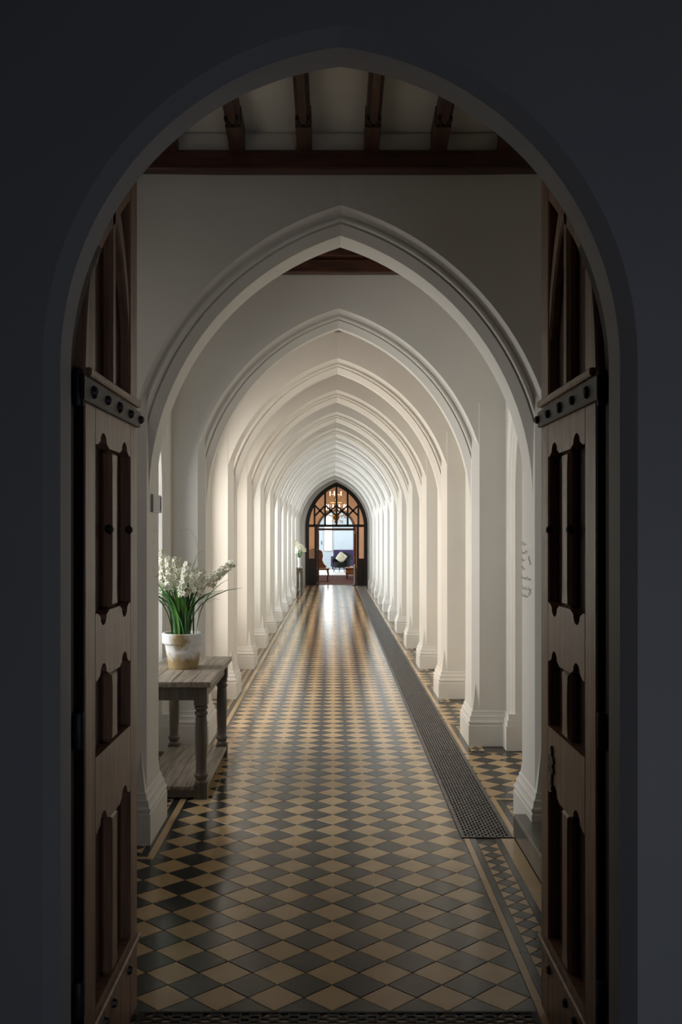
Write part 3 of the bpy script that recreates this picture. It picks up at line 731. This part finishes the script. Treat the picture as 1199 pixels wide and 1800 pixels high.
put('handwriting', mb.mesh('handwriting', 'ink'), piers[(0, 1)])
mb = MB()
for yp, y_, ln in ((936, 5.70, 0.12), (957, 5.68, 0.10), (985, 5.8, 0.06), (1003, 5.68, 0.08), (1016, 5.72, 0.18), (1030, 5.8, 0.12)):
    scribble(mb, xj+0.0012-CX, y_-A[0], zz(yp, 5.75), ln, 0.018, 1, rnd, 1)
put('faint_writing', mb.mesh('faint_writing', 'faint_ink'), piers[(0, -1)])
# small sensor box on a far pier
Zs = A[8]+0.2
mb = MB(); mb.box(-0.03, 0.0, -0.05, 0.05, -0.055, 0.055); mb.box(-0.036, -0.03, -0.03, 0.03, 0.0, 0.03)
tag(put('wall_sensor', mb.mesh('wall_sensor', 'sensor_white', bevel=0.004), None, (CX+W, Zs, H+(HZ-901)*Zs/F)), 'small grey sensor box high on a distant white pier', 'sensor')

# ================================================================ DISTANT CONSOLE WITH FLOWERS
Zc = 27.2; xa = (520-VX)*Zc/F; xb_ = (532-VX)*Zc/F
t2 = empty('side_table', ((xa+xb_)/2, Zc+0.35, 0)); tag(t2, 'narrow dark side table against the wall near the glazed screen', 'table')
w2 = (xb_-xa)/2
mb = MB(); mb.box(-w2, w2, -0.35, 0.35, 0.74, 0.775); put('tabletop', mb.mesh('tabletop', 'table_wood', bevel=0.004), t2)
mb = MB(); mb.box(-w2+0.02, w2-0.02, -0.32, 0.32, 0.64, 0.74); put('apron', mb.mesh('apron', 'table_leg_wood'), t2)
mb = MB(); mb.lathe([(0.03, 0), (0.03, 0.06), (0.02, 0.09), (0.026, 0.35), (0.02, 0.55), (0.03, 0.60), (0.03, 0.65)], 10); me = mb.mesh('leg', 'table_leg_wood', smooth=0.6)
for sx in (-1, 1):
    for sy in (-1, 1): put('leg', me, t2, (sx*(w2-0.04), sy*0.29, 0))
mb = MB(); mb.box(-w2+0.03, w2-0.03, -0.3, 0.3, 0.12, 0.14); put('shelf', mb.mesh('shelf', 'table_wood'), t2)
fv = empty('flower_vase', ((xa+xb_)/2, Zc+0.2, 0.775)); tag(fv, 'white flowers in a pale vase on the distant side table', 'vase')
mb = MB(); mb.lathe([(0.04, 0), (0.045, 0.02), (0.035, 0.16), (0.05, 0.26), (0.045, 0.262), (0.03, 0.16), (0.035, 0.03)], 16, cap=False); put('vase', mb.mesh('vase', 'vase_glass', smooth=0.6), fv)
for k in range(7):
    a = k*0.9; tip = Vector((0.10*math.cos(a), 0.10*math.sin(a), 0.45+0.05*(k % 4))); mb = MB(); mb.tube([(0, 0, 0.05), tip*0.5+Vector((0, 0, 0.1)), tip], 0.005, 5); put('flower_stem', mb.mesh('flower_stem', 'stem_green'), fv)
    for q in range(4): flower_at(tip+Vector((random.gauss(0, 0.03), random.gauss(0, 0.03), random.gauss(0.03, 0.04))), Vector((random.gauss(0, 0.5), -1, 0.4)), fv, 2.4)
    if k % 2: put('leaf', ribbon([Vector((0, 0, 0.2)).lerp(tip*1.2-Vector((0, 0, 0.12)), i/5) for i in range(6)], 0.02, Vector((0, 1, 0))).mesh('leaf', 'leaf_dark'), fv)

# ================================================================ GLAZED SCREEN AT THE END
def zp(x, y): return px(500+x/6.0, 800+y/6.0, DOOR_Z)      # measured on a 6x enlargement of the doorway
sc = empty('door_1', (0, DOOR_Z, 0)); tag(sc, 'dark timber pointed screen with glazed lattice and open doorway at the corridor end', 'door', None, 'structure')
FL = lambda a, b, d: (a, d, b)
def bar(nm, p, q, wd, d0=-0.05, d1=0.05, material='dark_frame_wood', parent=None):
    a, b = Vector(p), Vector(q); t = (b-a).normalized(); n_ = Vector((-t.y, t.x))*wd/2
    mb = MB(); mb.prism([tuple(a+n_), tuple(b+n_), tuple(b-n_), tuple(a-n_)], FL, d0, d1); return put(nm, mb.mesh(nm, material), parent or sc)
scx = zp(549, 0)[0]; sw = (zp(865, 0)[0]-zp(233, 0)[0])/2; sap = zp(0, 300)[1]; ss = zp(0, 760)[1]
rise = sap-ss; se = max(0.02, (rise*rise-sw*sw)/(2*sw))
fr = band(sw-0.085, se, ss, 0.16, -0.08, 0.08, 24); o = put('arch_frame', fr.mesh('arch_frame', 'dark_frame_wood', smooth=0.4), sc, (scx, 0, 0))
# wall around the screen
mb = arch_shell(sw+0.02, se, ss, [(0.0, 0.3), (0.0, 0.06), (0.05, 0.0)], -1.7, 1.7, 4.4, legs=True, n=24)
tag(put('wall_end', mb.mesh('wall_end', 'paint', smooth=0.35), None, (scx, DOOR_Z-0.12, 0)), 'white end wall framing the pointed timber screen', 'wall', None, 'structure')
bw = 0.062
def inside(x):                                             # frame height at a measured column
    dx = abs(zp(x, 0)[0]-scx); R_ = sw-0.06+se; return ss+math.sqrt(max(0.0, R_*R_-(dx+se)**2))
for x in (318, 430, 549, 667, 780):
    X = zp(x, 0)[0]; bar('mullion', (X, zp(0, 745)[1]), (X, inside(x)), bw)
bar('transom', zp(240, 745), zp(860, 745), 0.085)
for a, b in (((320, 530), (432, 642)), ((320, 642), (432, 530)), ((432, 530), (549, 642)), ((432, 642), (549, 530)), ((549, 530), (667, 642)), ((549, 642), (667, 530)), ((667, 530), (780, 642)), ((667, 642), (780, 530))):
    bar('lattice_bar', zp(*a), zp(*b), 0.058, -0.035, 0.035)
for x, wd in ((330, 0.075), (774, 0.075)): bar('door_post', (zp(x, 0)[0], 0), (zp(x, 0)[0], zp(0, 745)[1]), wd, -0.08, 0.08)
bar('door_post', (zp(245, 0)[0], 0), (zp(245, 0)[0], zp(0, 745)[1]), 0.05); bar('door_post', (zp(858, 0)[0], 0), (zp(858, 0)[0], zp(0, 745)[1]), 0.05)
bar('carved_lintel', zp(340, 783), zp(750, 783), 0.075, -0.06, 0.06, 'rosewood')
for x0, x1 in ((245, 320), (785, 858)):
    a, b = zp(x0, 1090), zp(x1, 1090); mb = MB(); mb.box(a[0], b[0], -0.04, 0.04, 0, a[1]); pn = put('lower_panel', mb.mesh('lower_panel', 'dark_frame_wood'), sc)
    for q in range(3):
        xx = a[0]+(b[0]-a[0])*(q+0.5)/3; mb = MB(); mb.box(xx-0.022, xx+0.022, -0.05, -0.04, 0.1, a[1]-0.06); put('panel_board', mb.mesh('panel_board', 'dark_frame_wood'), pn)
    a, b = zp(x0, 1085), zp(x1, 755); mb = MB(); mb.box(a[0], b[0], -0.004, 0.004, a[1], b[1]); put('pane', mb.mesh('pane', 'pane_glass'), sc)
cols = (250, 318, 430, 549, 667, 780, 848)
for i in range(6):
    xa_, xb2 = zp(cols[i], 0)[0]+0.02, zp(cols[i+1], 0)[0]-0.02; y0_ = zp(0, 735)[1]
    p = [(xa_, y0_), (xb2, y0_), (xb2, inside(cols[i+1])-0.02), (xa_, inside(cols[i])-0.02)]
    mb = MB(); mb.prism(p, FL, -0.004, 0.004); put('pane', mb.mesh('pane', 'pane_glass'), sc)
# open glazed door leaves folded back into the hall
for sg, x in ((-1, 356), (1, 752)):
    X = zp(x, 0)[0]; lf = empty('screen_door_leaf', (X, DOOR_Z+0.08, 0)); tag(lf, 'narrow glazed timber leaf folded back from the end screen, %s side' % ('grate' if sg > 0 else 'side table'), 'door')
    ht = zp(0, 800)[1]
    for nm, bx in (('stile', (0, 0.05, 0.02, ht)), ('stile', (0.62, 0.67, 0.02, ht)), ('rail', (0.05, 0.62, 0.02, 0.2)), ('rail', (0.05, 0.62, ht-0.1, ht)), ('rail', (0.05, 0.62, 0.85, 0.95))):
        mb = MB(); mb.box(-0.02, 0.02, bx[0], bx[1], bx[2], bx[3]); put(nm, mb.mesh('leaf_'+nm, 'rosewood'), lf)
    mb = MB(); mb.box(-0.003, 0.003, 0.05, 0.62, 0.95, ht-0.1); put('pane', mb.mesh('pane', 'pane_glass'), lf)
    mb = MB(); mb.box(-0.01, 0.01, 0.05, 0.62, 0.2, 0.85); put('panel', mb.mesh('panel', 'rosewood'), lf)

# ================================================================ HALL AND SITTING ROOM BEYOND
Z2, Z3 = 40.5, 49.0
for nm, bx, m_, lab in (('floor_hall', (-3, 3, DOOR_Z, Z2+0.3, -0.12, -0.003), 'hall_floor', 'dark red-brown floor of the hall beyond the screen'),
                        ('wall_hall_left', (-3.1, -3, DOOR_Z+0.1, Z2, 0, 4.2), 'hall_wall', 'orange hall wall on the side table side'), ('wall_hall_right', (3, 3.1, DOOR_Z+0.1, Z2, 0, 4.2), 'hall_wall', 'orange hall wall on the grate side'),
                        ('ceiling_hall', (-3.1, 3.1, DOOR_Z+0.1, Z3+0.1, 4.2, 4.3), 'ceiling_plaster', 'pale ceiling over hall and sitting room'),
                        ('floor_sitting', (-3.2, 3.2, Z2+0.3, Z3, -0.12, 0.0), 'sitting_floor', 'bright pale floor of the far sitting room'),
                        ('wall_sitting_left', (-3.3, -3.2, Z2, Z3, 0, 4.2), 'sitting_wall', 'pale blue sitting room wall on the window side'), ('wall_sitting_right', (3.2, 3.3, Z2, Z3, 0, 4.2), 'sitting_wall', 'pale blue sitting room wall beyond the armchair'),
                        ('wall_sitting_end', (-3.3, 3.3, Z3, Z3+0.1, 0, 4.2), 'sitting_wall', 'pale blue end wall with the narrow bright window')):
    tag(slab(nm, *bx, m_), lab, nm.split('_')[0], None, 'structure')
hx = (591-VX)*Z2/F
mb = arch_shell(0.80, 0.05, 1.85, [(0.0, 0.3), (0.0, 0.0)], -3.0, 3.0, 4.2, legs=True, n=20)
hw_ = put('wall_hall_end', mb.mesh('wall_hall_end', 'hall_wall', smooth=0.3), None, (hx, Z2, 0)); tag(hw_, 'orange hall end wall with arched opening to the sitting room', 'wall', None, 'structure')
put('arch_lining', band(0.70, 0.05, 1.85, 0.10, -0.03, 0.3, 20).mesh('arch_lining', 'rosewood', smooth=0.4), hw_)
# hall end wall pale return strips (curtain-like white mouldings beside the opening)
area('hall_lamp_light', (0.1, 36.8, 4.0), (0, 0, -1), 1.6, 1.6, 240, (1.0, 0.84, 0.66))
# sitting-room window
def q3(x, y, Z): return px(500+x/6.0, 800+y/6.0, Z)
a = q3(425, 1005, Z3-0.03); b = q3(500, 805, Z3-0.03)
wn = empty('window_40', (0, Z3-0.03, 0)); tag(wn, 'narrow bright window in the far sitting room wall', 'window', None, 'structure')
mb = MB(); mb.box(a[0], b[0], 0, 0.02, a[1], 2.6); put('pane', mb.mesh('lit_pane', 'lit_window'), wn)
for bx in ((a[0]-0.05, a[0], a[1]-0.05, 2.65), (b[0], b[0]+0.05, a[1]-0.05, 2.65), (a[0], b[0], a[1]-0.05, a[1])):
    mb = MB(); mb.box(bx[0], bx[1], -0.03, 0.02, bx[2], bx[3]); put('window_frame', mb.mesh('window_frame', 'plate_frame'), wn)
a = q3(385, 945, Z3-0.02); b = q3(398, 905, Z3-0.02)
mb = MB(); mb.box(a[0], b[0], -0.02, 0, a[1], b[1]); tag(put('picture_frame', mb.mesh('picture', 'plate_grey', bevel=0.003), None, (0, Z3-0.001, 0)), 'small dark picture beside the bright sitting room window', 'picture')
# purple sofa
Zso = 47.2; s0 = q3(490, 0, Zso)[0]; s1 = s0+1.75
so = empty('sofa', ((s0+s1)/2, Zso, 0)); tag(so, 'purple velvet tufted sofa against the pale far wall', 'sofa'); hw2 = (s1-s0)/2
def rbox(nm, parent, bx, m_, bev): mb = MB(); mb.box(*bx); return put(nm, mb.mesh(nm, m_, bevel=bev, bseg=2, smooth=0.9), parent)
rbox('seat', so, (-hw2+0.18, hw2-0.18, -0.05, 0.7, 0.16, 0.46), 'velvet_purple', 0.04)
bk = rbox('backrest', so, (-hw2+0.12, hw2-0.12, 0.7, 0.9, 0.16, 0.92), 'velvet_purple', 0.05)
for s_ in (-1, 1): rbox('armrest', so, (*sorted((s_*(hw2-0.2), s_*hw2)), -0.05, 0.85, 0.12, 0.62), 'velvet_purple', 0.05)
for i in range(5):
    for j in range(2):
        mb = MB(); mb.lathe([(0.001, -0.015), (0.02, 0), (0.001, 0.015)], 8, (-hw2+0.4+i*(2*hw2-0.8)/4, 0.69, 0.6+0.16*j)); put('button', mb.mesh('button', 'chair_dark'), bk)
for sx in (-1, 1):
    for y_ in (0.05, 0.8): rbox('leg', so, (sx*(hw2-0.1)-0.03, sx*(hw2-0.1)+0.03, y_-0.03, y_+0.03, 0, 0.17), 'chair_dark', 0)
# dark armchair with cushion
Zar = 43.6; c0 = q3(606, 0, Zar)[0]
ar = empty('armchair', (c0, Zar+0.3, 0), math.radians(-28)); tag(ar, 'dark green rounded armchair on splayed legs in the far sitting room', 'armchair')
def arc_shell(r0, r1, z0, zt, a0, a1, n=14):
    mb = MB(); vs = []
    for i in range(n+1):
        a = a0+(a1-a0)*i/n; top = zt(i/n)
        for r, z in ((r0, z0), (r1*0.86, z0), (r1, top-0.05), (r1-0.05, top), (r0+0.02, top), (r0, top-0.05)): vs.append((r*math.cos(a), r*math.sin(a), z))
    fs = [(i*6+k, i*6+(k+1) % 6, (i+1)*6+(k+1) % 6, (i+1)*6+k) for i in range(n) for k in range(6)]+[tuple(range(6)), tuple(n*6+k for k in range(5, -1, -1))]
    mb.add(vs, fs); return mb
put('backrest', arc_shell(0.30, 0.42, 0.22, lambda f: 0.58+0.28*math.sin(math.pi*f), -0.5, math.pi+0.5).mesh('chair_back', 'chair_dark', smooth=0.8), ar)
mb = MB(); mb.lathe([(0.28, 0.2), (0.36, 0.25), (0.36, 0.40), (0.33, 0.45), (0.01, 0.46)], 24); put('seat', mb.mesh('chair_seat', 'chair_dark', smooth=0.8), ar)
for sx in (-1, 1):
    for sy in (-1, 1): mb = MB(); mb.tube([(sx*0.2, sy*0.2, 0.25), (sx*0.28, sy*0.28, 0)], [0.022, 0.012], 8); put('leg', mb.mesh('leg', 'chair_dark'), ar)
def cushion(wd, ht, th):
    mb = MB(); n = 8; vs = []; fs = []
    for s_ in (1, -1):
        for i in range(n+1):
            for j in range(n+1):
                u, v = 2*i/n-1, 2*j/n-1; z = th*(max(0, (1-u**4)*(1-v**4)))**0.5; k = 1-0.08*(1-abs(u))*0-0.06*(u*u*v*v)
                vs.append((u*wd*k, s_*z, v*ht*k))
    m = (n+1)*(n+1)
    for q in (0, 1):
        for i in range(n):
            for j in range(n): a_ = q*m+i*(n+1)+j; fs.append((a_, a_+1, a_+n+2, a_+n+1))
    mb.add(vs, fs); return mb
cu = put('cushion', cushion(0.2, 0.2, 0.07).mesh('cushion', 'cushion_fabric', smooth=1.2), None, (c0-0.02, Zar+0.12, 0.655)); cu.rotation_euler = (math.radians(-15), math.radians(35), math.radians(-20)); tag(cu, 'pale patterned cushion propped in the dark armchair', 'cushion')
# balloon-back hall chair, by the screen
Zh = 35.4; hxx = q3(398, 0, Zh)[0]
hc = empty('hall_chair', (hxx, Zh, 0)); tag(hc, 'carved chestnut hall chair beside the open screen door', 'chair')
poly = [(-0.20, 0.44), (0.10, 0.44), (0.16, 0.52), (0.06, 0.62), (0.0, 0.75), (0.03, 0.90), (0.0, 1.06), (-0.08, 1.12), (-0.20, 1.13)]
mb = MB(); mb.prism(poly, FL, 0.28, 0.33); put('backrest', mb.mesh('hall_chair_back', 'chestnut', bevel=0.008), hc)
mb = MB(); mb.prism([(-0.22, 0.41), (0.24, 0.41), (0.27, 0.44), (0.24, 0.47), (-0.22, 0.47)], FL, -0.2, 0.33); put('seat', mb.mesh('hall_chair_seat', 'chestnut', bevel=0.008), hc)
for sx in (-0.18, 0.19):
    for sy in (-0.16, 0.28):
        mb = MB(); mb.tube([(sx, sy, 0.42), (sx*1.15, sy, 0.25), (sx*0.95, sy, 0.12), (sx*1.1, sy, 0)], [0.035, 0.028, 0.02, 0.024], 8); put('leg', mb.mesh('leg', 'rosewood', smooth=0.8), hc)
# round-backed wicker chair behind the side glass
Zw = 36.5; xx = q3(310, 0, Zw)[0]
wc = empty('wicker_chair', (xx, Zw, 0)); tag(wc, 'round-backed wicker chair seen through the side glass of the screen', 'chair')
poly = [(0.27*math.cos(math.pi*i/12), 0.72+0.46*math.sin(math.pi*i/12)) for i in range(13)]+[(-0.24, 0.42), (0.24, 0.42)]
mb = MB(); mb.prism(poly, FL, 0.24, 0.28); put('backrest', mb.mesh('wicker_back', 'wicker', bevel=0.01), wc)
mb = MB(); mb.lathe([(0.27, 0.38), (0.29, 0.40), (0.28, 0.44), (0.01, 0.45)], 20); put('seat', mb.mesh('wicker_seat', 'wicker', smooth=0.8), wc)
for k in range(4):
    a_ = math.pi/4+k*math.pi/2; mb = MB(); mb.tube([(0.2*math.cos(a_), 0.2*math.sin(a_), 0.4), (0.24*math.cos(a_), 0.24*math.sin(a_), 0)], 0.018, 8); put('leg', mb.mesh('leg', 'wicker'), wc)
# chestnut bench by the grate side of the hall
Zb = 37.6; b0, b1 = q3(640, 0, Zb)[0], q3(745, 0, Zb)[0]+0.25
bn = empty('wooden_chest', ((b0+b1)/2, Zb+0.25, 0)); tag(bn, 'low chestnut wooden chest on short legs in the hall', 'chest'); wb = (b1-b0)/2
rbox('body', bn, (-wb+0.02, wb-0.02, -0.23, 0.23, 0.14, 0.36), 'chestnut', 0.01); rbox('lid', bn, (-wb, wb, -0.25, 0.25, 0.362, 0.42), 'chestnut', 0.015)
for sx in (-1, 1):
    for sy in (-1, 1): rbox('foot', bn, (sx*(wb-0.08)-0.03, sx*(wb-0.08)+0.03, sy*0.18-0.03, sy*0.18+0.03, 0, 0.139), 'rosewood', 0.004)
# rope post on a round foot
Zr = 32.55; rx = q3(738, 0, Zr)[0]
rp = empty('barrier_post', (rx, Zr, 0)); tag(rp, 'slim white post on a dark round foot in front of the screen', 'post')
mb = MB(); mb.lathe([(0.10, 0.0), (0.10, 0.012), (0.08, 0.03), (0.02, 0.04)], 20); put('foot', mb.mesh('post_foot', 'iron', smooth=0.7), rp)
mb = MB(); mb.lathe([(0.016, 0.04), (0.016, 0.62), (0.026, 0.63), (0.03, 0.66), (0.02, 0.69), (0.001, 0.695)], 12); put('shaft', mb.mesh('post_shaft', 'white_paint_gloss', smooth=0.7), rp)

# chandelier
Zl = 36.6; lx, lh = px(591, 872, Zl)
ch = empty('chandelier', (lx, Zl, 0)); tag(ch, 'lit crystal chandelier hanging in the hall behind the screen', 'chandelier')
mb = MB(); mb.tube([(0, 0, 4.19), (0, 0, lh+0.1)], 0.012, 8); put('rod', mb.mesh('rod', 'gilt'), ch)
mb = MB(); mb.lathe([(0.02, 0.25), (0.05, 0.2), (0.03, 0.12), (0.07, 0.0), (0.09, -0.1), (0.05, -0.2), (0.03, -0.5), (0.10, -0.6), (0.13, -0.7), (0.09, -0.82), (0.03, -0.95), (0.001, -1.0)], 14, (0, 0, lh-0.05)); put('stem', mb.mesh('chandelier_stem', 'gilt', smooth=0.8), ch)
me_arm = MB(); me_arm.tube([(0.06, 0, -0.62), (0.2, 0, -0.75), (0.33, 0, -0.68), (0.36, 0, -0.52)], 0.012, 7); me_arm = me_arm.mesh('arm', 'gilt', smooth=0.8)
mb = MB(); mb.lathe([(0.012, 0), (0.012, 0.10), (0.02, 0.12), (0.024, 0.15), (0.012, 0.19), (0.002, 0.21)], 10); me_bulb = mb.mesh('candle_bulb', 'bulb', smooth=0.8)
mb = MB(); mb.lathe([(0.001, -0.05), (0.012, -0.03), (0.009, 0.0), (0.001, 0.02)], 6); me_drop = mb.mesh('crystal_drop', 'crystal')
for k in range(10):
    a_ = 2*math.pi*k/10; am = put('arm', me_arm, ch, (0, 0, lh), a_); put('candle_bulb', me_bulb, am, (0.36, 0, -0.52))
for k in range(5):
    a_ = 2*math.pi*(k+0.5)/5; am = put('arm', me_arm, ch, (0, 0, lh+0.42), a_, (0.62, 0.62, 0.8)); put('candle_bulb', me_bulb, am, (0.36, 0, -0.52))
for ring, (r, z, n_) in enumerate(((0.36, -0.72, 20), (0.30, -0.25, 16), (0.24, -0.9, 14), (0.2, 0.05, 12), (0.14, -1.05, 10))):
    mb = MB(); mb.tube([(r*math.cos(2*math.pi*i/24), r*math.sin(2*math.pi*i/24), lh+z) for i in range(25)], 0.008, 5); put('ring', mb.mesh('ring', 'gilt'), ch)
    for k in range(n_):
        a_ = 2*math.pi*k/n_; put('crystal_drop', me_drop, ch, (r*math.cos(a_), r*math.sin(a_), lh+z-0.03), a_, (1.3, 1.3, 1.6))
